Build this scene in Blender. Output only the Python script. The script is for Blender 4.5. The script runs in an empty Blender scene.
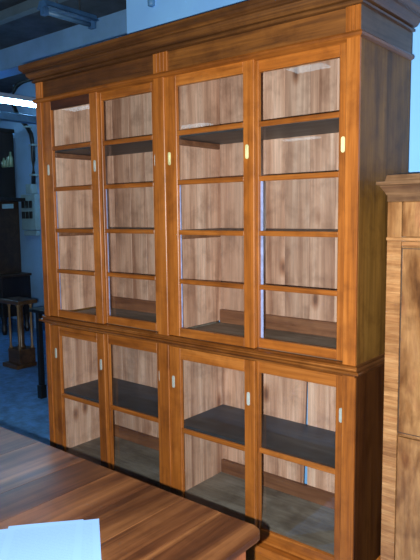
import bpy, bmesh, math, random
from mathutils import Vector, Matrix
random.seed(7)
S = bpy.context.scene
COL = S.collection
# ------------------------------------------------------------------ camera
CAM = Vector((1.0715, -2.2006, 1.65)); YAW, PITCH, ROLL, FPX = 0.69163, 0.10996, -0.0113, 606.8
def cam_axes():
    f = Vector((-math.sin(YAW)*math.cos(PITCH), math.cos(YAW)*math.cos(PITCH), -math.sin(PITCH)))
    r = Vector((math.cos(YAW), math.sin(YAW), 0)); u = r.cross(f)
    c, s = math.cos(ROLL), math.sin(ROLL)
    return c*r + s*u, -s*r + c*u, f
CR, CU, CF = cam_axes()
cd = bpy.data.cameras.new('camera'); cam = bpy.data.objects.new('camera', cd); COL.objects.link(cam)
cd.sensor_fit = 'VERTICAL'; cd.sensor_height = 24.0; cd.lens = FPX*24.0/560.0
cd.clip_start = 0.05; cd.clip_end = 60
cam.matrix_world = Matrix(((CR.x, CU.x, -CF.x, CAM.x), (CR.y, CU.y, -CF.y, CAM.y), (CR.z, CU.z, -CF.z, CAM.z), (0, 0, 0, 1)))
S.camera = cam
# ------------------------------------------------------------------ world, flash, exposure
w = bpy.data.worlds.new('world'); S.world = w; w.use_nodes = True
w.node_tree.nodes['Background'].inputs['Color'].default_value = (0.10, 0.22, 0.45, 1)
w.node_tree.nodes['Background'].inputs['Strength'].default_value = 0.1
FLASH_POWER = 540
fl = bpy.data.lights.new('camera_flash', 'SPOT'); fl.energy = FLASH_POWER; fl.color = (0.88, 0.96, 1.0)
fl.shadow_soft_size = 0.008; fl.spot_size = math.radians(125); fl.spot_blend = 0.9
flo = bpy.data.objects.new('camera_flash', fl); COL.objects.link(flo)
flo.matrix_world = cam.matrix_world.copy(); flo.location = CAM - CR*0.066 - CU*0.034 + CF*0.02
S.view_settings.view_transform = 'Standard'; S.view_settings.look = 'None'
S.view_settings.exposure = 0.0; S.view_settings.gamma = 1.0; S.view_settings.use_curve_mapping = False
TUBE_EMIT = 55.0

# ------------------------------------------------------------------ materials
def srgb(c):
    return tuple((x/255/12.92 if x/255 <= .04045 else ((x/255+.055)/1.055)**2.4) for x in c) + (1,)
def new_mat(name):
    m = bpy.data.materials.new(name); m.use_nodes = True
    nt = m.node_tree; b = nt.nodes['Principled BSDF']; return m, nt, b
def ramp(nt, stops):
    r = nt.nodes.new('ShaderNodeValToRGB'); e = r.color_ramp.elements
    while len(e) < len(stops): e.new(.5)
    for i, (p, c) in enumerate(stops): e[i].position = p; e[i].color = srgb(c)
    return r
def coords(nt, scale, offset=True):
    tc = nt.nodes.new('ShaderNodeTexCoord'); mp = nt.nodes.new('ShaderNodeMapping'); mp.inputs['Scale'].default_value = scale
    if offset:
        oi = nt.nodes.new('ShaderNodeObjectInfo'); mu = nt.nodes.new('ShaderNodeVectorMath'); mu.operation = 'MULTIPLY_ADD'
        cb = nt.nodes.new('ShaderNodeCombineXYZ')
        for k in range(3): nt.links.new(oi.outputs['Random'], cb.inputs[k])
        mu.inputs[1].default_value = (37, 53, 29); nt.links.new(cb.outputs[0], mu.inputs[0]); nt.links.new(tc.outputs['Object'], mu.inputs[2])
        nt.links.new(mu.outputs[0], mp.inputs['Vector'])
    else: nt.links.new(tc.outputs['Object'], mp.inputs['Vector'])
    return mp
def noise(nt, vec, scale, detail=4, rough=.55, dist=0):
    n = nt.nodes.new('ShaderNodeTexNoise'); n.inputs['Scale'].default_value = scale; n.inputs['Detail'].default_value = detail
    n.inputs['Roughness'].default_value = rough; n.inputs['Distortion'].default_value = dist
    nt.links.new(vec.outputs[0], n.inputs['Vector']); return n
def mix(nt, typ, fac, a, b):
    m = nt.nodes.new('ShaderNodeMix'); m.data_type = 'RGBA'; m.blend_type = typ
    for s, v in ((m.inputs[0], fac), (m.inputs[6], a), (m.inputs[7], b)):
        if hasattr(v, 'links') or hasattr(v, 'is_linked'): nt.links.new(v, s)
        else: s.default_value = v
    return m.outputs[2]
def wood(name, cols, axis='Z', across=16, along=1.1, rough=.36, knots=False, vary=.25, bump=.08, fine=.45, coat=0.0, curl=None, spec=.5, stain=.5):
    m, nt, b = new_mat(name)
    sc = [across, across, across]; sc['XYZ'.index(axis)] = along
    mp = coords(nt, tuple(sc))
    n1 = noise(nt, mp, 1.0, 5, .6, .6)
    k = len(cols); cr = ramp(nt, [(.28 + .44*i/(k-1), c) for i, c in enumerate(cols)])
    nt.links.new(n1.outputs[0], cr.inputs[0])
    sc2 = [across*7]*3; sc2['XYZ'.index(axis)] = along*3
    mp2 = coords(nt, tuple(sc2)); n2 = noise(nt, mp2, 1.0, 3, .6)
    fr = ramp(nt, [(.3, (150, 140, 130)), (.62, (255, 255, 255))]); nt.links.new(n2.outputs[0], fr.inputs[0])
    col = mix(nt, 'MULTIPLY', fine, cr.outputs[0], fr.outputs[0])
    if knots:
        sc3 = [5.5]*3; sc3['XYZ'.index(axis)] = 2.6
        mp3 = coords(nt, tuple(sc3)); v = nt.nodes.new('ShaderNodeTexVoronoi'); v.inputs['Scale'].default_value = 1.0
        nt.links.new(mp3.outputs[0], v.inputs['Vector'])
        kr = ramp(nt, [(.05, (110, 72, 50)), (.10, (205, 180, 160)), (.17, (255, 255, 255))]); nt.links.new(v.outputs['Distance'], kr.inputs[0])
        col = mix(nt, 'MULTIPLY', .8, col, kr.outputs[0])
    if curl:
        mp4 = coords(nt, curl); n4 = noise(nt, mp4, 1.0, 2, .5, .4)
        c4 = ramp(nt, [(.35, (190, 175, 160)), (.6, (255, 255, 255))]); nt.links.new(n4.outputs[0], c4.inputs[0])
        col = mix(nt, 'MULTIPLY', .6, col, c4.outputs[0])
    mp5 = coords(nt, (7, 7, 7)); n5 = noise(nt, mp5, 1.0, 5, .65, .3)
    c5 = ramp(nt, [(.32, (165, 150, 140)), (.52, (255, 255, 255))]); nt.links.new(n5.outputs[0], c5.inputs[0])
    col = mix(nt, 'MULTIPLY', stain, col, c5.outputs[0])
    oi = nt.nodes.new('ShaderNodeObjectInfo'); ma = nt.nodes.new('ShaderNodeMapRange')
    ma.inputs[3].default_value = 1-vary; ma.inputs[4].default_value = 1+vary*.4; nt.links.new(oi.outputs['Random'], ma.inputs[0])
    hs = nt.nodes.new('ShaderNodeHueSaturation'); nt.links.new(ma.outputs[0], hs.inputs['Value']); nt.links.new(col, hs.inputs['Color'])
    nt.links.new(hs.outputs[0], b.inputs['Base Color'])
    b.inputs['Specular IOR Level'].default_value = spec; b.inputs['Roughness'].default_value = rough; b.inputs['Coat Weight'].default_value = coat; b.inputs['Coat Roughness'].default_value = .15
    if bump:
        bp = nt.nodes.new('ShaderNodeBump'); bp.inputs['Strength'].default_value = bump; bp.inputs['Distance'].default_value = .002
        nt.links.new(n2.outputs[0], bp.inputs['Height']); nt.links.new(bp.outputs[0], b.inputs['Normal'])
    return m
def plain(name, c, rough=.5, metal=0, var=.12, scale=9, bump=0):
    m, nt, b = new_mat(name); mp = coords(nt, (scale,)*3)
    n = noise(nt, mp, 1, 5, .6)
    lo = tuple(x*(1-var) for x in c); hi = tuple(min(255, x*(1+var)) for x in c)
    r = ramp(nt, [(.3, lo), (.7, hi)]); nt.links.new(n.outputs[0], r.inputs[0]); nt.links.new(r.outputs[0], b.inputs['Base Color'])
    b.inputs['Roughness'].default_value = rough; b.inputs['Metallic'].default_value = metal
    if bump:
        bp = nt.nodes.new('ShaderNodeBump'); bp.inputs['Strength'].default_value = bump; bp.inputs['Distance'].default_value = .004
        nt.links.new(n.outputs[0], bp.inputs['Height']); nt.links.new(bp.outputs[0], b.inputs['Normal'])
    return m
def emit(name, c, strength):
    m, nt, b = new_mat(name); b.inputs['Base Color'].default_value = (.8, .8, .8, 1)
    b.inputs['Emission Color'].default_value = c + (1,); b.inputs['Emission Strength'].default_value = strength; return m
def glass_mat():
    m, nt, b = new_mat('window_glass'); nt.nodes.remove(b); out = nt.nodes['Material Output']
    t = nt.nodes.new('ShaderNodeBsdfTransparent'); t.inputs[0].default_value = (.99, .996, .996, 1)
    g = nt.nodes.new('ShaderNodeBsdfGlossy'); g.inputs['Roughness'].default_value = .01
    ge = nt.nodes.new('ShaderNodeNewGeometry'); dt = nt.nodes.new('ShaderNodeVectorMath'); dt.operation = 'DOT_PRODUCT'
    nt.links.new(ge.outputs['Normal'], dt.inputs[0]); nt.links.new(ge.outputs['Incoming'], dt.inputs[1])
    def mth(op, a, b=0):                 # Schlick reflectance of a thin sheet, alike from both sides
        n = nt.nodes.new('ShaderNodeMath'); n.operation = op
        for i, v in enumerate((a, b)):
            if isinstance(v, (int, float)): n.inputs[i].default_value = v
            else: nt.links.new(v, n.inputs[i])
        return n
    f = mth('MULTIPLY_ADD', mth('POWER', mth('SUBTRACT', 1, mth('ABSOLUTE', dt.outputs['Value']).outputs[0]).outputs[0], 5).outputs[0], .955); f.inputs[2].default_value = .045
    mx = nt.nodes.new('ShaderNodeMixShader'); nt.links.new(f.outputs[0], mx.inputs[0]); nt.links.new(t.outputs[0], mx.inputs[1]); nt.links.new(g.outputs[0], mx.inputs[2])
    nt.links.new(mx.outputs[0], out.inputs['Surface']); return m

HONEY = [(126, 67, 22), (172, 97, 33), (196, 119, 51)]
M = {}
M['honey_z'] = wood('honey_pine_upright', HONEY, 'Z', 20, 1.1, .40, vary=.14, fine=.4, bump=.04)
M['honey_x'] = wood('honey_pine_level', HONEY, 'X', 20, 1.1, .40, vary=.14, fine=.4, bump=.04)
M['dull_x'] = wood('brown_pine_level', [(66, 36, 12), (96, 54, 18), (124, 74, 28)], 'X', 22, 1.4, .55, vary=.12)
M['waist'] = wood('worn_moulding', [(84, 44, 18), (134, 76, 28), (176, 112, 56)], 'X', 40, .7, .26, vary=.05, coat=.3)
M['frieze'] = wood('frieze_pine', [(92, 52, 18), (126, 74, 26), (150, 92, 38)], 'X', 18, 1.2, .5, vary=.05)
M['dark_x'] = wood('dark_pine_level', [(52, 24, 10), (78, 36, 14), (104, 54, 22)], 'X', 22, 1.4, .75, vary=.1)
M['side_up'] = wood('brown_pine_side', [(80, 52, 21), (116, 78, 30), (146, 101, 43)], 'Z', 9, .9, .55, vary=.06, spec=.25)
M['side_frieze'] = wood('grey_brown_side', [(84, 66, 54), (104, 84, 70), (120, 98, 82)], 'Y', 12, 1, .5, vary=.1, spec=.35)
M['cornice'] = wood('cornice_pine', [(62, 34, 12), (96, 56, 19), (130, 80, 32)], 'X', 30, .8, .5, vary=.05)  # darker than the fronts: grazing light from below put into the wood colour
M['cornice_y'] = wood('cornice_pine_shaded_side', [(58, 34, 18), (84, 52, 26), (110, 72, 40)], 'Y', 30, .8, .4, vary=.05)  # cornice sides: their shade is put into a darker wood colour
M['honey_y'] = wood('honey_pine_shaded_side', [(80, 46, 18), (112, 66, 26), (140, 88, 40)], 'Y', 30, .9, .4, vary=.05)  # darker copy of the honey wood, shade painted in for side faces
M['waist_y'] = wood('worn_moulding_shaded_side', [(70, 40, 20), (100, 60, 30), (140, 96, 60)], 'Y', 40, .7, .3, vary=.05)  # worn moulding again, darkened to paint the shade on its sides
M['gleam'] = plain('pale_edge_gleam', (146, 156, 192), .6, 0, .12, 30)  # pale bluish colour stands in for a gleam along the stile edge
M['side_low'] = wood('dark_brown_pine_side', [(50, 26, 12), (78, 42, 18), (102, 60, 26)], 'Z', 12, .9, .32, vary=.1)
M['inner_z'] = wood('bare_pine_board', [(166, 116, 88), (220, 173, 144), (244, 206, 180)], 'Z', 12, .8, .6, knots=True, vary=.24, fine=.4)
M['inner_x'] = wood('brown_back_rail', [(110, 66, 42), (140, 92, 62), (160, 110, 76)], 'X', 14, 1.2, .55, vary=.15)
M['shelf'] = wood('grey_shelf_paint', [(50, 53, 56), (66, 70, 74), (88, 92, 94)], 'X', 18, 1.5, .5, vary=.15)
M['shelf_dust'] = wood('dusty_grey_bottom', [(112, 98, 84), (138, 126, 110), (162, 152, 138)], 'X', 8, 2, .6, vary=.15)
M['brass'] = plain('pale_brass', (232, 222, 160), .4, .15)
M['nickel'] = plain('dull_nickel', (186, 188, 178), .4, .2)
M['screw'] = plain('dark_recess', (70, 66, 52), .4, .6)
M['glass'] = glass_mat()
M['maple'] = wood('curly_veneer', [(166, 110, 66), (190, 134, 84), (206, 154, 102)], 'X', 40, 3, .3, vary=.03, coat=.2, curl=(6, 6, 60))
M['burl'] = wood('burl_walnut_veneer', [(100, 62, 33), (148, 98, 55), (182, 131, 82), (160, 100, 66)], 'Z', 9, 2.6, .3, knots=True, vary=.06, coat=.2, curl=(12, 12, 5))
M['burl_dark'] = wood('walnut_moulding', [(98, 66, 44), (130, 94, 64), (154, 118, 88)], 'X', 22, 3, .32, vary=.06, coat=.2)
M['inlay'] = plain('dark_inlay', (62, 50, 44), .4)
M['tabletop'] = wood('rosewood_stripe', [(48, 25, 14), (84, 46, 24), (118, 72, 40), (146, 94, 54)], 'Y', 18, .8, .38, vary=.2, coat=.1, fine=.3)
M['tableleg'] = wood('red_brown_leg', [(120, 62, 32), (160, 92, 52), (180, 112, 68)], 'Z', 18, 1.2, .32, vary=.05)
M['wall'] = plain('pale_blue_wall_paint', (138, 196, 255), .8, 0, .03, 3, .05)
M['wall_far'] = plain('blue_wall_paint', (128, 172, 214), .8, 0, .05, 2, .05)
M['ceil'] = plain('unlit_dark_ceiling', (52, 58, 66), .85, 0, .35, 4, .2)  # dark grey puts the missing light up there into the ceiling colour
M['beam'] = plain('painted_beam', (126, 170, 210), .8, 0, .06, 3, .05)
M['joist'] = plain('grey_joist', (92, 112, 124), .8, 0, .1, 3, .05)
M['floor'] = plain('blue_grey_floor', (82, 134, 186), .45, 0, .22, 14, .05)
M['blackwood'] = wood('blackened_oak', [(14, 11, 10), (24, 18, 15), (36, 27, 22)], 'Z', 14, 1.2, .45, vary=.1)
M['brownblack'] = wood('dark_brown_oak', [(34, 24, 18), (52, 38, 28), (70, 52, 38)], 'X', 12, 1.5, .45, vary=.1)
M['black'] = plain('black_lacquer', (14, 14, 15), .4)
M['rubber'] = plain('black_conduit', (16, 17, 19), .5)
M['box'] = plain('white_plastic', (128, 158, 166), .5, 0, .06)
M['pedestal'] = wood('walnut_pedestal', [(50, 34, 18), (78, 54, 28), (100, 72, 40)], 'X', 14, 1.5, .35, vary=.1)
M['column'] = wood('pale_column', [(90, 70, 46), (124, 98, 64), (150, 122, 84)], 'Z', 20, 1.5, .35, vary=.1)
M['enamel'] = plain('blue_white_enamel', (176, 196, 220), .35, 0, .04)
M['bluefix'] = plain('dusty_blue_fixture', (62, 104, 148), .6, 0, .2)
M['tube_lit'] = emit('lit_tube', (.40, .74, 1.0), TUBE_EMIT); M['panel_lit'] = emit('lit_diffuser', (.62, .85, 1.0), 3.2)
M['tube_off'] = plain('unlit_tube', (84, 122, 156), .4)
M['chrome'] = plain('grey_steel', (150, 155, 160), .3, .9)
M['bottle'] = plain('pale_green_glass', (96, 116, 92), .3)
M['conduit'] = plain('grey_blue_duct', (84, 132, 176), .5)
def paper_mat():
    m, nt, b = new_mat('printed_paper')
    tc = nt.nodes.new('ShaderNodeTexCoord'); sp = nt.nodes.new('ShaderNodeSeparateXYZ'); nt.links.new(tc.outputs['Object'], sp.inputs[0])
    def mth(op, a, bb):
        n = nt.nodes.new('ShaderNodeMath'); n.operation = op
        for i, v in enumerate((a, bb)):
            if isinstance(v, (int, float)): n.inputs[i].default_value = v
            else: nt.links.new(v, n.inputs[i])
        return n.outputs[0]
    row = mth('FRACT', mth('MULTIPLY', sp.outputs['Y'], 130), 0)
    ink = mth('LESS_THAN', row, .45)
    mp = coords(nt, (420, 130, 1), False); nz = noise(nt, mp, 1, 2)
    ink = mth('MULTIPLY', ink, mth('GREATER_THAN', nz.outputs[0], .47))
    ink = mth('MULTIPLY', ink, mth('LESS_THAN', mth('ABSOLUTE', sp.outputs['X'], 0), .085))
    ink = mth('MULTIPLY', ink, mth('LESS_THAN', sp.outputs['Y'], -.02))
    col = mix(nt, 'MIX', mth('MULTIPLY', ink, .16), srgb((134, 170, 216)), srgb((70, 80, 100)))
    nt.links.new(col, b.inputs['Base Color']); b.inputs['Roughness'].default_value = .8; return m
M['paper'] = paper_mat()

# ------------------------------------------------------------------ mesh helpers (world coordinates, stored relative to the thing's base)
class MB:
    def __init__(s): s.bm = bmesh.new()
    def box(s, x0, x1, y0, y1, z0, z1, bev=0):
        b = bmesh.new(); bmesh.ops.create_cube(b, size=1)
        for v in b.verts: v.co = Vector(((x0+x1)/2 + v.co.x*(x1-x0), (y0+y1)/2 + v.co.y*(y1-y0), (z0+z1)/2 + v.co.z*(z1-z0)))
        if bev: bmesh.ops.bevel(b, geom=list(b.edges), offset=bev, segments=1 if bev < .003 else 2, affect='EDGES', profile=.5)
        s.add(b); return s
    def add(s, b):
        me = bpy.data.meshes.new('t'); b.to_mesh(me); b.free(); s.bm.from_mesh(me); bpy.data.meshes.remove(me)
    def wrap(s, prof, x0, x1, y0, y1):
        """closed profile (out, z) swept round left side, front and right side"""
        rings = []
        for k in range(4):
            ring = []
            for o, z in prof:
                x = (x0-o) if k < 2 else (x1+o); y = y1 if k in (0, 3) else y0-o
                ring.append(s.bm.verts.new((x, y, z)))
            rings.append(ring)
        n = len(prof)
        for a, b in zip(rings, rings[1:]):
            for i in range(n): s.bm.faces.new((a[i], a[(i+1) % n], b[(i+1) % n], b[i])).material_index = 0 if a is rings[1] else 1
        s.bm.faces.new(rings[0]); s.bm.faces.new(rings[-1][::-1]); return s
    def lathe(s, cx, cy, prof, n=14):
        rings = [[s.bm.verts.new((cx+r*math.cos(2*math.pi*i/n), cy+r*math.sin(2*math.pi*i/n), z)) for i in range(n)] for r, z in prof]
        for a, b in zip(rings, rings[1:]):
            for i in range(n): s.bm.faces.new((a[i], a[(i+1) % n], b[(i+1) % n], b[i]))
        s.bm.faces.new(rings[0][::-1]); s.bm.faces.new(rings[-1]); return s
    def tube(s, pts, r, n=8):
        pts = [Vector(p) for p in pts]; rings = []
        for i, p in enumerate(pts):
            t = (pts[min(i+1, len(pts)-1)] - pts[max(i-1, 0)]).normalized()
            a = t.cross(Vector((0, 0, 1)));
            if a.length < .05: a = t.cross(Vector((1, 0, 0)))
            a.normalize(); b = t.cross(a)
            rings.append([s.bm.verts.new(p + a*r*math.cos(2*math.pi*k/n) + b*r*math.sin(2*math.pi*k/n)) for k in range(n)])
        for a, b in zip(rings, rings[1:]):
            for i in range(n): s.bm.faces.new((a[i], a[(i+1) % n], b[(i+1) % n], b[i]))
        s.bm.faces.new(rings[0][::-1]); s.bm.faces.new(rings[-1]); return s
    def prism(s, poly, z0, z1, bev=0):
        b = bmesh.new(); lo = [b.verts.new((x, y, z0)) for x, y in poly]; hi = [b.verts.new((x, y, z1)) for x, y in poly]
        n = len(poly); b.faces.new(lo[::-1]); top = b.faces.new(hi)
        for i in range(n): b.faces.new((lo[i], lo[(i+1) % n], hi[(i+1) % n], hi[i]))
        if bev: bmesh.ops.bevel(b, geom=list(top.edges), offset=bev, segments=3, affect='EDGES', profile=.5)
        s.add(b); return s
    def build(s, name, mat, parent=None, base=None, smooth=False):
        if parent is not None: base = Vector(parent['_base'])
        elif base is None: base = Vector((0, 0, 0))
        base = Vector(base)
        bmesh.ops.recalc_face_normals(s.bm, faces=list(s.bm.faces))
        bmesh.ops.translate(s.bm, verts=list(s.bm.verts), vec=-base)
        me = bpy.data.meshes.new(name); s.bm.to_mesh(me); s.bm.free()
        for mm in (mat if isinstance(mat, tuple) else (mat,)): me.materials.append(M[mm])
        if not isinstance(mat, tuple):
            for p in me.polygons: p.material_index = 0
        if smooth:
            for p in me.polygons: p.use_smooth = True
        o = bpy.data.objects.new(name, me); COL.objects.link(o); o['_base'] = tuple(base)
        if parent is None: o.location = base
        else: o.parent = parent
        return o
def thing(name, base, label, cat, group=None):
    o = bpy.data.objects.new(name, None); COL.objects.link(o); o.location = base; o.empty_display_size = .1
    o['_base'] = tuple(base); return tag(o, label, cat, group)
def tag(o, label, cat, group=None):
    o['label'] = label; o['category'] = cat
    if group: o['group'] = group
    return o
def struct(o, label=None):
    o['kind'] = 'structure'
    if label: o['label'] = label
    return o
def box(name, dims, mat, parent=None, bev=0, base=None): return MB().box(*dims, bev=bev).build(name, mat, parent, base)
def pix(u, v, axis, val):
    d = CF + CR*((u-210)/FPX) - CU*((v-280)/FPX); t = (val - CAM[axis])/d[axis]; return CAM + d*t

# ------------------------------------------------------------------ room
RX0, RX1, RY0, RY1, H = -10.0, 3.2, -11.0, 3.2, 3.5
struct(box('floor', (RX0, RX1, RY0, RY1, -.1, 0), 'floor'), 'blue grey concrete floor')
struct(box('ceiling', (RX0, RX1, RY0, RY1, H, H+.1), 'ceil'), 'ceiling coloured dark grey for its unlit look')
struct(box('wall_back', (-1.94, RX1, .62, .80, 0, H), 'wall'), 'pale blue wall behind the tall bookcase')
struct(box('wall_far', (RX0, -1.94, RY1, RY1+.1, 0, H), 'wall_far'), 'dim blue wall at the far end of the room')
struct(box('wall_left', (RX0-.1, RX0, RY0, RY1, 0, H), 'wall_far'), 'blue wall on the left')
struct(box('wall_right', (RX1, RX1+.1, RY0, .62, 0, H), 'wall'), 'pale wall on the right')
struct(box('wall_front', (RX0, RX1, RY0-.1, RY0, 0, H), 'wall_far'), 'wall behind the viewer')
struct(box('trim_1', (RX0, -1.94, 1.76, 1.98, 3.27, H), 'beam'), 'pale blue ceiling beam')
struct(box('trim_2', (RX0, -1.94, 1.04, 1.12, 3.42, H), 'joist'), 'thin grey ceiling joist')
struct(box('trim_3', (-6.77, -4.9, 2.9, RY1, 0, H), 'wall_far'), 'blue wall pier with the fuse box')

# ------------------------------------------------------------------ bookcase
XL, D = -2.08, .50
bc = thing('bookcase', (-1.04, .25, 0), 'tall honey-coloured glazed wooden bookcase with eight sliding doors', 'bookcase')
zB, zM, zT = 1.03, .985, 2.53
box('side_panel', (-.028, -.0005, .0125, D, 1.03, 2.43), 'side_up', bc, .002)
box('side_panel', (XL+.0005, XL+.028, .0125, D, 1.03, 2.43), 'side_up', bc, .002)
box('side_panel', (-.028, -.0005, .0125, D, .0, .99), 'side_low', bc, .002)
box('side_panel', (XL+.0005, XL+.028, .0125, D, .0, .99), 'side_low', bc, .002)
POST = (-1.100, -1.030)
for a, b in ((XL, -2.032), POST, (-.057, 0)):
    ye = .062 if a == POST[0] else .012
    box('front_stile', (a, b, -.002, ye, 1.03, 2.315), 'honey_z', bc, .0025)
    box('front_stile', (a, b, -.002, ye, .10, .99), 'honey_z', bc, .0025)
for a, b in ((1.045, 2.40), (.10, .98)):
    box('partition', (-1.078, -1.053, .064, .465, a, b), 'inner_z', bc)
    for sx in (-.0335, XL+.0285): box('end_lining', (sx, sx+.005, .064, .465, a, b), 'inner_z', bc)
# frieze and cornice
for i, (a, b) in enumerate(((-2.02, -1.10), (-1.005, -.062))):
    box('frieze_panel', (a, b, .010, .03, 2.325, 2.43), 'dull_x' if i == 0 else 'frieze', bc)
for a, b in ((XL, -2.02), (-1.10, -1.005), (-.062, 0)):
    fb = MB().box(a, b, -.001, .05, 2.325, 2.43, .002); wd = (b-a)/4
    for k in range(3):
        cx = a + wd*(k+1); fb.box(cx-wd*.30, cx+wd*.30, -.007, 0, 2.333, 2.425, .0025)
    fb.build('fluted_block', 'honey_z', bc)
MB().wrap([(-.02, 2.30), (.002, 2.308), (.012, 2.313), (.014, 2.322), (.010, 2.330), (-.02, 2.332)], XL, 0, 0, D).build('frieze_bead', ('honey_x', 'honey_y'), bc)
MB().wrap([(-.05, 2.425), (.003, 2.425), (.014, 2.427), (.014, 2.436), (.005, 2.438), (.005, 2.443), (.020, 2.446), (.026, 2.452), (.036, 2.464), (.040, 2.478), (.050, 2.480), (.050, 2.486), (.060, 2.492), (.066, 2.500), (.066, 2.524), (-.05, 2.524)], XL, 0, 0, D).build('cornice', ('cornice', 'cornice_y'), bc)
for v in bc.children[-1].data.vertices: v.co.z -= .016*min(1, max(0, (1.04-v.co.x)/2.08))
box('side_frieze', (-.012, .002, .004, D, 2.333, 2.424), 'side_frieze', bc)
box('side_frieze', (XL-.002, XL+.012, .004, D, 2.333, 2.424), 'side_frieze', bc)
box('top_board', (XL+.02, -.02, .03, D, 2.405, 2.42), 'inner_x', bc)
# waist moulding between the two halves
MB().wrap([(-.04, .984), (.001, .984), (.003, .992), (.012, .996), (.024, 1.000), (.026, 1.006), (.024, 1.012), (.010, 1.015), (.008, 1.021), (.012, 1.024), (.012, 1.030), (.002, 1.034), (-.04, 1.034)], XL, 0, 0, D).build('waist_moulding', ('waist', 'waist_y'), bc)
box('lower_top_board', (XL+.03, -.03, .03, D-.01, .99, 1.018), 'inner_x', bc)
MB().wrap([(-.05, 0), (.016, 0), (.016, .075), (.006, .092), (.0, .100), (-.05, .100)], XL, 0, 0, D).build('plinth', 'honey_x', bc)
# back boards
def boards(x0, x1, z0, z1, seed, slit=None):
    rnd = random.Random(seed); x = x0
    while x < x1-.02:
        wd = rnd.uniform(.10, .17); cut = bool(slit and x < slit and x+wd > slit-.05)
        if cut: nx = slit
        else: nx = x+wd if x+wd < x1-.07 else x1
        dy = rnd.uniform(0, .003)
        o = box('back_board', (x+.0008, nx-.0008, .470+dy, .480+dy, z0, z1), 'inner_z', bc, .0015)
        if cut:                               # shrunken board: a wedge-shaped gap opens towards the bottom
            for v in o.data.vertices:
                if v.co.x > nx+1.04-.01 and v.co.z < .5: v.co.x -= .026
        x = nx
for z0, z1, sd in ((1.04, 2.404, 1), (.10, .985, 5)):
    boards(XL+.029, -1.066, z0, z1, sd); boards(-1.066, -.029, z0, z1, sd+1, slit=-.495 if sd == 5 else None)
SEC = ((XL+.034, -1.079), (-1.052, -.034))
for a, b in SEC:
    box('back_rail', (a, b, .445, .469, 1.028, 1.108), 'inner_x', bc, .002)
    box('back_rail', (a, b, .445, .469, .150, .225), 'inner_x', bc, .002)
    box('bottom_board', (a, b, .064, .468, 1.019, 1.034), 'shelf_dust', bc)
    box('bottom_board', (a, b, .064, .468, .128, .150), 'shelf_dust', bc)
    for z, mt in ((2.035, 'shelf'), (1.557, 'shelf'), (.542, 'shelf')):
        box('shelf', (a+.001, b-.001, .068, .466, z-.011, z+.009), mt, bc, .0015)
        for x0 in (a, b-.018): box('shelf_cleat', (x0, x0+.018, .09, .44, z-.040, z-.012), 'inner_x', bc, .002)
# sliding doors
def pull(door, x, y, z, mat):
    p = MB(); n = 10; hw, hh = .0085, .032
    poly = [(math.cos(t)*hw, (hh-hw) + math.sin(t)*hw) for t in [math.pi*i/(n/2) for i in range(6)]] + [(-math.cos(t)*hw, -(hh-hw) - math.sin(t)*hw) for t in [math.pi*i/(n/2) for i in range(6)]]
    lo = [p.bm.verts.new((x+a, y, z+b)) for a, b in poly]; hi = [p.bm.verts.new((x+a*.9, y-.003, z+b*.97)) for a, b in poly]
    p.bm.faces.new(hi)
    for i in range(len(poly)): p.bm.faces.new((lo[i], lo[(i+1) % len(poly)], hi[(i+1) % len(poly)], hi[i]))
    p.box(x-.0055, x+.0055, y-.0045, y-.003, z-.020, z+.020, .001)
    for s in (-1, 1): p.box(x-.0025, x+.0025, y-.0042, y-.0029, z+s*.026-.0025, z+s*.026+.0025)
    p.build('finger_pull', mat, door)
def door(x0, x1, g0, g1, z0, z1, gz0, gz1, bars, y, pulls, pmat, topmat='honey_x', pw=.008):
    d = MB().box(x0, g0, y, y+.022, z0, z1, .0025).box(g1, x1, y, y+.022, z0, z1, .0025).build('sliding_door', 'honey_z', bc)
    box('rail', (g0, g1, y+.0005, y+.0215, gz1, z1-.001), topmat, d, .0015); box('rail', (g0, g1, y+.0005, y+.0215, z0+.001, gz0), 'honey_x', d, .0015)
    zs = [gz0] + list(bars) + [gz1]
    for zb in bars: box('glazing_bar', (g0-.001, g1+.001, y+.001, y+.017, zb-.0115, zb+.0115), 'honey_x', d, .0025)
    for a, b in zip(zs, zs[1:]): box('glass_pane', (g0-.003, g1+.003, y+.0175, y+.0200, a-.006, b+.006), 'glass', d)
    if len(bars) > 1: box('gleam_strip', (g0, g0+pw, y+.0168, y+.0174, gz0+.002, 1.80), 'gleam', d)  # pale strip paints the gleam beside the left stile
    for px, pz in pulls: pull(d, px, y, pz, pmat)
UB = (1.315, 1.557, 1.799, 2.035)
yF, yB = .004, .034
door(-2.031, -1.536, -1.946, -1.598, 1.036, 2.307, 1.079, 2.256, UB, yF, ((-1.987, 1.914), (-1.566, 1.914)), 'nickel', 'dark_x')
door(-1.602, -1.085, -1.535, -1.150, 1.036, 2.307, 1.079, 2.262, UB, yB, ((-1.126, 1.918),), 'nickel')
door(-1.029, -.498, -.955, -.556, 1.036, 2.307, 1.079, 2.256, UB, yF, ((-1.003, 1.917), (-.534, 1.917)), 'brass')
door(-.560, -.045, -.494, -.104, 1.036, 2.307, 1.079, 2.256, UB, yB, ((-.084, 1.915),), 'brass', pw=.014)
door(-2.031, -1.536, -1.946, -1.598, .103, .979, .164, .922, (.549,), yF, ((-1.985, .808), (-1.566, .800)), 'nickel')
door(-1.602, -1.085, -1.535, -1.150, .103, .979, .164, .918, (.549,), yB, ((-1.126, .800),), 'nickel')
door(-1.029, -.498, -.955, -.556, .103, .979, .164, .920, (.549,), yF, ((-1.003, .797), (-.532, .797)), 'nickel')
door(-.560, -.045, -.494, -.104, .103, .979, .164, .920, (.549,), yB, ((-.078, .805),), 'nickel')

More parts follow.
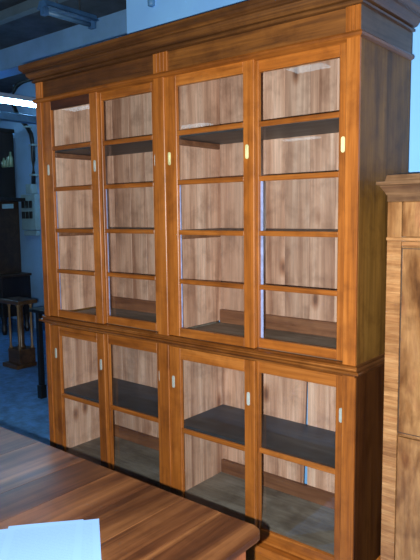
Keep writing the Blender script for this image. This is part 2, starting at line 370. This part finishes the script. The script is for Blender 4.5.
# ------------------------------------------------------------------ burl walnut cupboard on the right
wx, wy, wW, wD = .078, .10, .98, .42
wb = thing('walnut_cupboard', (wx+wW/2, wy+wD/2, 0), 'burl walnut veneered cupboard with stepped cornice, right of the bookcase', 'cupboard')
box('carcass', (wx+.003, wx+wW-.003, wy+.024, wy+wD, .08, 1.69), 'burl', wb, .002)
for a, b in ((wx, wx+.058), (wx+wW-.058, wx+wW)): box('stile', (a, b, wy, wy+.024, .08, 1.541), 'maple', wb, .002); box('upper_stile', (a, b, wy, wy+.024, 1.542, 1.685), 'burl', wb, .002)
box('frieze', (wx-.001, wx+wW+.001, wy-.004, wy+.024, 1.686, 1.725), 'burl_dark', wb, .002)
MB().wrap([(-.03, 1.712), (.004, 1.712), (.008, 1.722), (.020, 1.740), (.024, 1.748), (.034, 1.752), (.034, 1.764), (-.03, 1.764)], wx, wx+wW, wy, wy+wD).build('cornice', 'burl_dark', wb)
MB().wrap([(-.03, 1.764), (.010, 1.764), (.006, 1.776), (.004, 1.790), (-.03, 1.790)], wx, wx+wW, wy, wy+wD).build('top_board', 'burl_dark', wb)
box('rail_moulding', (wx-.001, wx+wW+.001, wy-.008, wy+.02, 1.534, 1.548), 'maple', wb, .004)
mid = wx + wW/2
box('upper_panel', (wx+.060, wx+wW-.060, wy+.005, wy+.022, 1.55, 1.684), 'burl', wb, .002)
box('mid_rail', (wx+.060, wx+wW-.060, wy+.001, wy+.022, 1.512, 1.531), 'maple', wb, .001)
for a, b in ((wx+.060, mid-.001), (mid+.001, wx+wW-.060)):
    dr = box('door', (a, b, wy+.006, wy+.023, .75, 1.510), 'burl', wb, .002)
    for q in ((a, a+.003, .76, 1.505), (b-.003, b, .76, 1.505), (a, b, 1.502, 1.505), (a, b, .76, .763)):
        box('inlay_line', (q[0], q[1], wy+.0045, wy+.007, q[2], q[3]), 'inlay', dr)
    lo = box('lower_panel', (a, b, wy+.006, wy+.023, .10, .742), 'burl', wb, .002)
MB().wrap([(-.02, 0), (.012, 0), (.012, .07), (.004, .082), (-.02, .082)], wx, wx+wW, wy, wy+wD).build('plinth', 'burl_dark', wb)

# ------------------------------------------------------------------ table and papers
tx0, tx1, ty0, ty1, tz = -2.05, .152, -1.78, -.853, .76
tb = thing('table', ((tx0+tx1)/2, (ty0+ty1)/2, 0), 'striped red-brown wooden table with rounded corners, in the foreground', 'table')
def corner(cx, cy, r, a0):
    return [(cx + r*math.cos(a0+math.pi/2*i/6), cy + r*math.sin(a0+math.pi/2*i/6)) for i in range(7)]
cuts = [tx0, -1.76, -1.50, -1.22, -.93, -.643, -.48, -.31, -.16, -.02, tx1]
for i, (a, b) in enumerate(zip(cuts, cuts[1:])):
    a2, b2 = a+.0004, b-.0004
    if i == len(cuts)-2: poly = [(a2, ty0)] + corner(b2-.045, ty0+.045, .045, -math.pi/2) + corner(b2-.045, ty1-.045, .045, 0) + [(a2, ty1)]
    elif i == 0: poly = [(b2, ty0), (b2, ty1)] + corner(a2+.035, ty1-.035, .035, math.pi/2) + corner(a2+.035, ty0+.035, .035, math.pi)
    else: poly = [(a2, ty0), (b2, ty0), (b2, ty1), (a2, ty1)]
    MB().prism(poly, tz-.018, tz, .0025 if i in (0, len(cuts)-2) else .0008).build('board', 'tabletop', tb)
for a, b in ((tx0+.075, tx0+.095), (tx1-.095, tx1-.075)): box('apron', (a, b, ty0+.08, ty1-.08, tz-.125, tz-.018), 'tableleg', tb, .002)
for a, b in ((ty0+.06, ty0+.08), (ty1-.08, ty1-.06)): box('apron', (tx0+.08, tx1-.08, a, b, tz-.125, tz-.018), 'tableleg', tb, .002)
for x in (tx0+.075, tx1-.075):
    for y in (ty0+.068, ty1-.068):
        q = MB(); rings = []
        for z, h in ((0, .016), (.05, .019), (.30, .025), (.58, .030), (tz-.018, .030)):
            rings.append([q.bm.verts.new((x+sx*h, y+sy*h, z)) for sx, sy in ((-1, -1), (1, -1), (1, 1), (-1, 1))])
        for r0, r1 in zip(rings, rings[1:]):
            for k in range(4): q.bm.faces.new((r0[k], r0[(k+1) % 4], r1[(k+1) % 4], r1[k]))
        q.bm.faces.new(rings[0][::-1]); q.bm.faces.new(rings[-1]); q.build('leg', 'tableleg', tb)
def sheet(u, v, ang, z, label, curl):
    c = pix(u, v, 2, tz)                 # far right corner of the sheet
    me = bpy.data.meshes.new('paper_sheet'); W_, L_, nx, ny = .21, .297, 10, 12; vs = []; fs = []
    for k in (0, 1):
        for j in range(ny+1):
            for i in range(nx+1):
                x = W_*(i/nx-.5); y = -L_*j/ny; e = max(0, (y+.05)/.05)
                vs.append((x, y, curl*e*e*(.35+.65*abs(math.sin(i/nx*2.6+ang))) + .0004*k))
    n = (nx+1)*(ny+1)
    for j in range(ny):
        for i in range(nx):
            a = j*(nx+1)+i; f = (a, a+nx+1, a+nx+2, a+1); fs.append(f); fs.append(tuple(q+n for q in f[::-1]))
    edge = [i for i in range(nx+1)] + [(j+1)*(nx+1)+nx for j in range(ny)] + [ny*(nx+1)+i for i in range(nx-1, -1, -1)] + [j*(nx+1) for j in range(ny-1, 0, -1)]
    for a, b in zip(edge, edge[1:]+edge[:1]): fs.append((a, b, b+n, a+n))
    me.from_pydata(vs, [], fs); me.materials.append(M['paper'])
    o = bpy.data.objects.new('paper_sheet', me); COL.objects.link(o)
    R = Matrix.Rotation(ang, 4, 'Z'); off = R @ Vector((W_/2, 0, 0))
    o.matrix_world = Matrix.Translation((c.x-off.x, c.y-off.y, z)) @ R
    return tag(o, label, 'paper', 'printed sheets on the table')
a0 = math.radians(50.6)
sheet(99, 519, a0+.015, tz+.0006, 'printed white sheet whose far right corner sticks out of the pile on the table', .001)
sheet(62, 523.5, a0+.02, tz+.0016, 'printed white sheet furthest left in the pile, mostly covered by the others', .001)
sheet(83.5, 520.5, a0-.02, tz+.0027, 'printed white sheet lying topmost on the small pile on the table', .0015)

# ------------------------------------------------------------------ far left: hutch, pedestal table, black stand, fuse box, lamps
hx0, hy, hb = -8.1, 2.31, 2.77
hu = thing('hutch', (-7.3, (hy+hb)/2, 0), 'very dark tall wooden hutch against the far wall', 'hutch')
box('base_cabinet', (hx0, -6.35, hy, hb, .25, .80), 'blackwood', hu, .006)
box('base_top', (hx0-.02, -6.33, hy-.02, hb+.01, .80, .835), 'brownblack', hu, .006)
for x in (hx0+.05, -6.41):
    for y in (hy+.05, hb-.05): MB().lathe(x, y, [(.025, 0), (.04, .06), (.03, .14), (.045, .25)]).build('foot', 'blackwood', hu)
for k in range(3):
    a = hx0+.05+k*.56; dd = box('base_door', (a, a+.53, hy-.018, hy, .29, .77), 'blackwood', hu, .004)
    box('raised_panel', (a+.07, a+.46, hy-.026, hy-.017, .36, .70), 'blackwood', dd, .006)
box('middle_cabinet', (hx0+.02, -6.56, hy+.06, hb, .835, 1.84), 'brownblack', hu, .006)
for k in range(3):
    a = hx0+.06+k*.49; dd = box('middle_door', (a, a+.46, hy+.045, hy+.06, .90, 1.68), 'brownblack', hu, .004)
    box('raised_panel', (a+.07, a+.39, hy+.037, hy+.046, .98, 1.60), 'brownblack', dd, .006)
box('ledge', (hx0-.02, -6.40, hy-.02, hb+.01, 1.84, 1.89), 'blackwood', hu, .006)
for x0, x1 in ((hx0+.03, hx0+.07), (-6.66, -6.62)): box('upright', (x0, x1, hy+.12, hb, 1.89, 2.84), 'blackwood', hu, .003)
box('upper_back', (hx0+.07, -6.66, hb-.02, hb, 1.89, 2.80), 'blackwood', hu)
box('upper_shelf', (hx0+.07, -6.66, hy+.13, hb-.02, 2.27, 2.30), 'blackwood', hu, .003)
box('upper_top', (hx0, -6.60, hy+.08, hb+.01, 2.80, 2.85), 'blackwood', hu, .005)
for i, (u, lab) in enumerate(((4, 'leftmost small pale bottle on the dark hutch shelf'), (7.5, 'middle small pale bottle on the dark hutch shelf'), (10.5, 'rightmost pale green bottle on the dark hutch shelf'))):
    p = pix(u, 160, 1, hy+.2); h = (.13, .14, .20)[i]
    bt = MB().lathe(p.x, p.y, [(.030, 2.3005), (.034, 2.306), (.034, 2.30+h*.6), (.014, 2.30+h*.78), (.014, 2.30+h)]).build('bottle', 'bottle', None, (p.x, p.y, 2.3005), True)
    tag(bt, lab, 'bottle', 'bottles on the dark hutch')
p = pix(6, 207, 1, hy+.03)
nt_ = box('paper_notice', (p.x-.13, p.x+.13, hy+.052, hy+.0605, 1.74, 1.80), 'box', hu); nt_['label'] = 'small white paper notice'
# pedestal table
q = pix(22.5, 366, 2, 0); px, py = q.x, q.y
pt = thing('pedestal_table', (px, py, 0), 'small brown table on slender columns and a block base', 'table')
MB().box(px-.20, px+.16, py-.12, py+.12, .70, .745, .008).build('table_top', 'pedestal', pt)
MB().box(px-.17, px+.115, py-.14, py+.11, 0, .045, .006).box(px-.11, px+.11, py-.10, py+.10, .045, .205, .006).build('base', 'pedestal', pt)
for sx in (-1, 1):
    for sy in (-1, 1):
        MB().lathe(px+sx*.085, py+sy*.078, [(.020, .205), (.020, .225), (.012, .235), (.014, .45), (.012, .66), (.020, .68), (.020, .70)]).build('column', 'column', pt, None, True)
MB().lathe(px, py, [(.045, .205), (.045, .23), (.033, .25), (.037, .45), (.033, .65), (.045, .67), (.045, .70)]).build('centre_column', 'pedestal', pt, None, True)
# black stand
q = pix(43, 398, 2, 0); bx, by = q.x-.01, q.y
st = thing('black_stand', (bx+.19, by+.15, 0), 'slim black stand half hidden behind the left end of the bookcase', 'stand')
box('stand_top', (bx-.07, bx+.45, by-.06, by+.36, .79, .82), 'black', st, .004)
for x in (bx, bx+.38):
    for y in (by, by+.30): MB().box(x-.03, x+.03, y-.03, y+.03, .0, .12, .004).box(x-.021, x+.021, y-.021, y+.021, .12, .79, .003).build('leg', 'black', st)
box('shelf', (bx-.02, bx+.40, by-.02, by+.32, .70, .72), 'black', st, .002)
# fuse box on the pier
f0, f1 = -6.58, -6.24
fb = thing('fuse_box', ((f0+f1)/2, 2.86, 1.44), 'white fuse box with black switches on the blue pier', 'fuse box')
box('case', (f0, f1, 2.82, 2.899, 1.44, 1.94), 'box', fb, .008)
for x in (-6.51, -6.42, -6.33):
    for z in (1.80, 1.65): box('switch', (x-.025, x+.025, 2.795, 2.82, z-.05, z+.05), 'rubber', fb, .004)
box('lower_box', (f0+.02, f1-.02, 2.835, 2.899, 1.36, 1.43), 'box', fb, .006)
mb = thing('meter_box', (-6.36, 2.85, 1.96), 'small white box on top of the fuse box', 'box')
box('case', (-6.42, -6.28, 2.80, 2.899, 1.945, 2.08), 'box', mb, .006); box('cover', (-6.40, -6.30, 2.793, 2.80, 1.96, 2.06), 'box', mb, .003)
# black cable from the fuse box to the ceiling
pts = [pix(u, v, 1, 2.85) for u, v in ((33.5, 184), (33.5, 175), (33.2, 160), (32.8, 145), (31, 134), (27, 127), (22, 121), (17.5, 115), (14, 107), (13, 98), (13.5, 91), (16.5, 86), (21, 82.5), (27, 80), (34, 78.5), (44, 77))]
cb = thing('black_cable', pts[0], 'thick black cable curving up the blue pier from the fuse box', 'cable')
MB().tube(pts, .030).build('cable', 'rubber', cb, None, True)
for k in (1, 3, 5): MB().box(pts[k].x-.045, pts[k].x+.045, 2.812, 2.899, pts[k].z-.012, pts[k].z+.012, .003).build('clip', 'box', cb)
# fluorescent lamps
def fluoro(name, x, y0, y1, z, label, lit, body='enamel', group=None, drop=True):
    t = thing(name, (x, (y0+y1)/2, z), label, 'lamp', group)
    q = MB(); prof = [(-.075, .015), (-.055, .03), (-.035, .07), (.035, .07), (.055, .03), (.075, .015), (.05, .02), (-.05, .02)]
    a = [q.bm.verts.new((x+u, y0, z+v)) for u, v in prof]; b = [q.bm.verts.new((x+u, y1, z+v)) for u, v in prof]
    for i in range(len(prof)): q.bm.faces.new((a[i], a[(i+1) % len(prof)], b[(i+1) % len(prof)], b[i]))
    q.bm.faces.new(a); q.bm.faces.new(b[::-1]); q.build('reflector', body, t)
    MB().tube([(x, y0+.04, z-.012), (x, y1-.04, z-.012)], .020, 10).build('tube', 'tube_lit' if lit else 'tube_off', t, None, True)
    for y in (y0, y1-.045): box('end_holder', (x-.028, x+.028, y, y+.045, z-.04, z+.02), body, t, .003)
    if drop:
        for y in (y0+.15, y1-.15): MB().tube([(x, y, z+.068), (x, y, H)], .008, 6).build('hanger_rod', 'chrome', t)
    return t
fluoro('fluorescent_lamp', -5.0, .95, 2.55, 2.905, 'lit fluorescent tube lamp hanging left of the bookcase', True)
fluoro('fluorescent_lamp', -3.19, .87, 1.40, 3.29, 'unlit dusty blue tube lamp under the dark ceiling', False, 'bluefix')
for x, y, lab in ((-7.9, 1.6, 'added unseen tube lamp, furthest left'), (-7.9, -1.8, 'added unseen tube lamp, left row near end')):
    fluoro('fluorescent_lamp', x, y-.8, y+.8, 2.905, lab, True, 'enamel', 'added tube lamps')  # two unseen lamps added to brighten the far left
for x, y, wx_, wy_, lab in ((-2.65, -3.98, .22, .16, 'small square ceiling lamp behind the viewer, nearest the bookcase'), (-6.65, -3.95, .30, .12, 'flat ceiling lamp behind the viewer, left near end'),
                  (-6.68, -6.65, .40, .14, 'flat ceiling lamp behind the viewer, left middle'), (-6.3, -9.9, .45, .14, 'flat ceiling lamp behind the viewer, left far end')):
    t = thing('ceiling_lamp', (x, y, 3.30), lab, 'lamp', 'flat ceiling lamps')
    box('frame', (x-wx_-.03, x+wx_+.03, y-wy_-.03, y+wy_+.03, 3.31, 3.37), 'enamel', t, .006)
    box('diffuser', (x-wx_, x+wx_, y-wy_, y+wy_, 3.295, 3.312), 'panel_lit', t)
    for dx in (-1, 1): MB().tube([(x+dx*wx_*.8, y, 3.37), (x+dx*wx_*.8, y, H)], .008, 6).build('hanger_rod', 'chrome', t)
dc = thing('cable_duct', (-5.0, 1.8, 2.70), 'grey blue cable duct running below the lit tube lamp', 'duct')
box('channel', (-5.06, -4.94, .9, 2.9, 2.69, 2.76), 'conduit', dc, .006); box('lid', (-5.065, -4.935, .9, 2.9, 2.76, 2.768), 'conduit', dc, .002)
for y in (1.1, 2.5): MB().tube([(-5.09, y, 2.765), (-5.09, y, H)], .007, 6).build('hanger_rod', 'chrome', dc)
# small socket on the wall above the bookcase
sb = thing('wall_conduit', (-1.69, .60, 2.92), 'short blue-grey pipe ending on the wall above the bookcase', 'pipe')
MB().tube([(-1.69, .595, 2.955), (-1.69, .595, H)], .019, 10).build('pipe', 'conduit', sb, None, True)
MB().lathe(-1.69, .595, [(.019, 2.925), (.023, 2.932), (.023, 2.955), (.020, 2.962)], 12).build('end_cap', 'conduit', sb, None, True)
for o in bpy.data.objects:
    if '_base' in o: del o['_base']
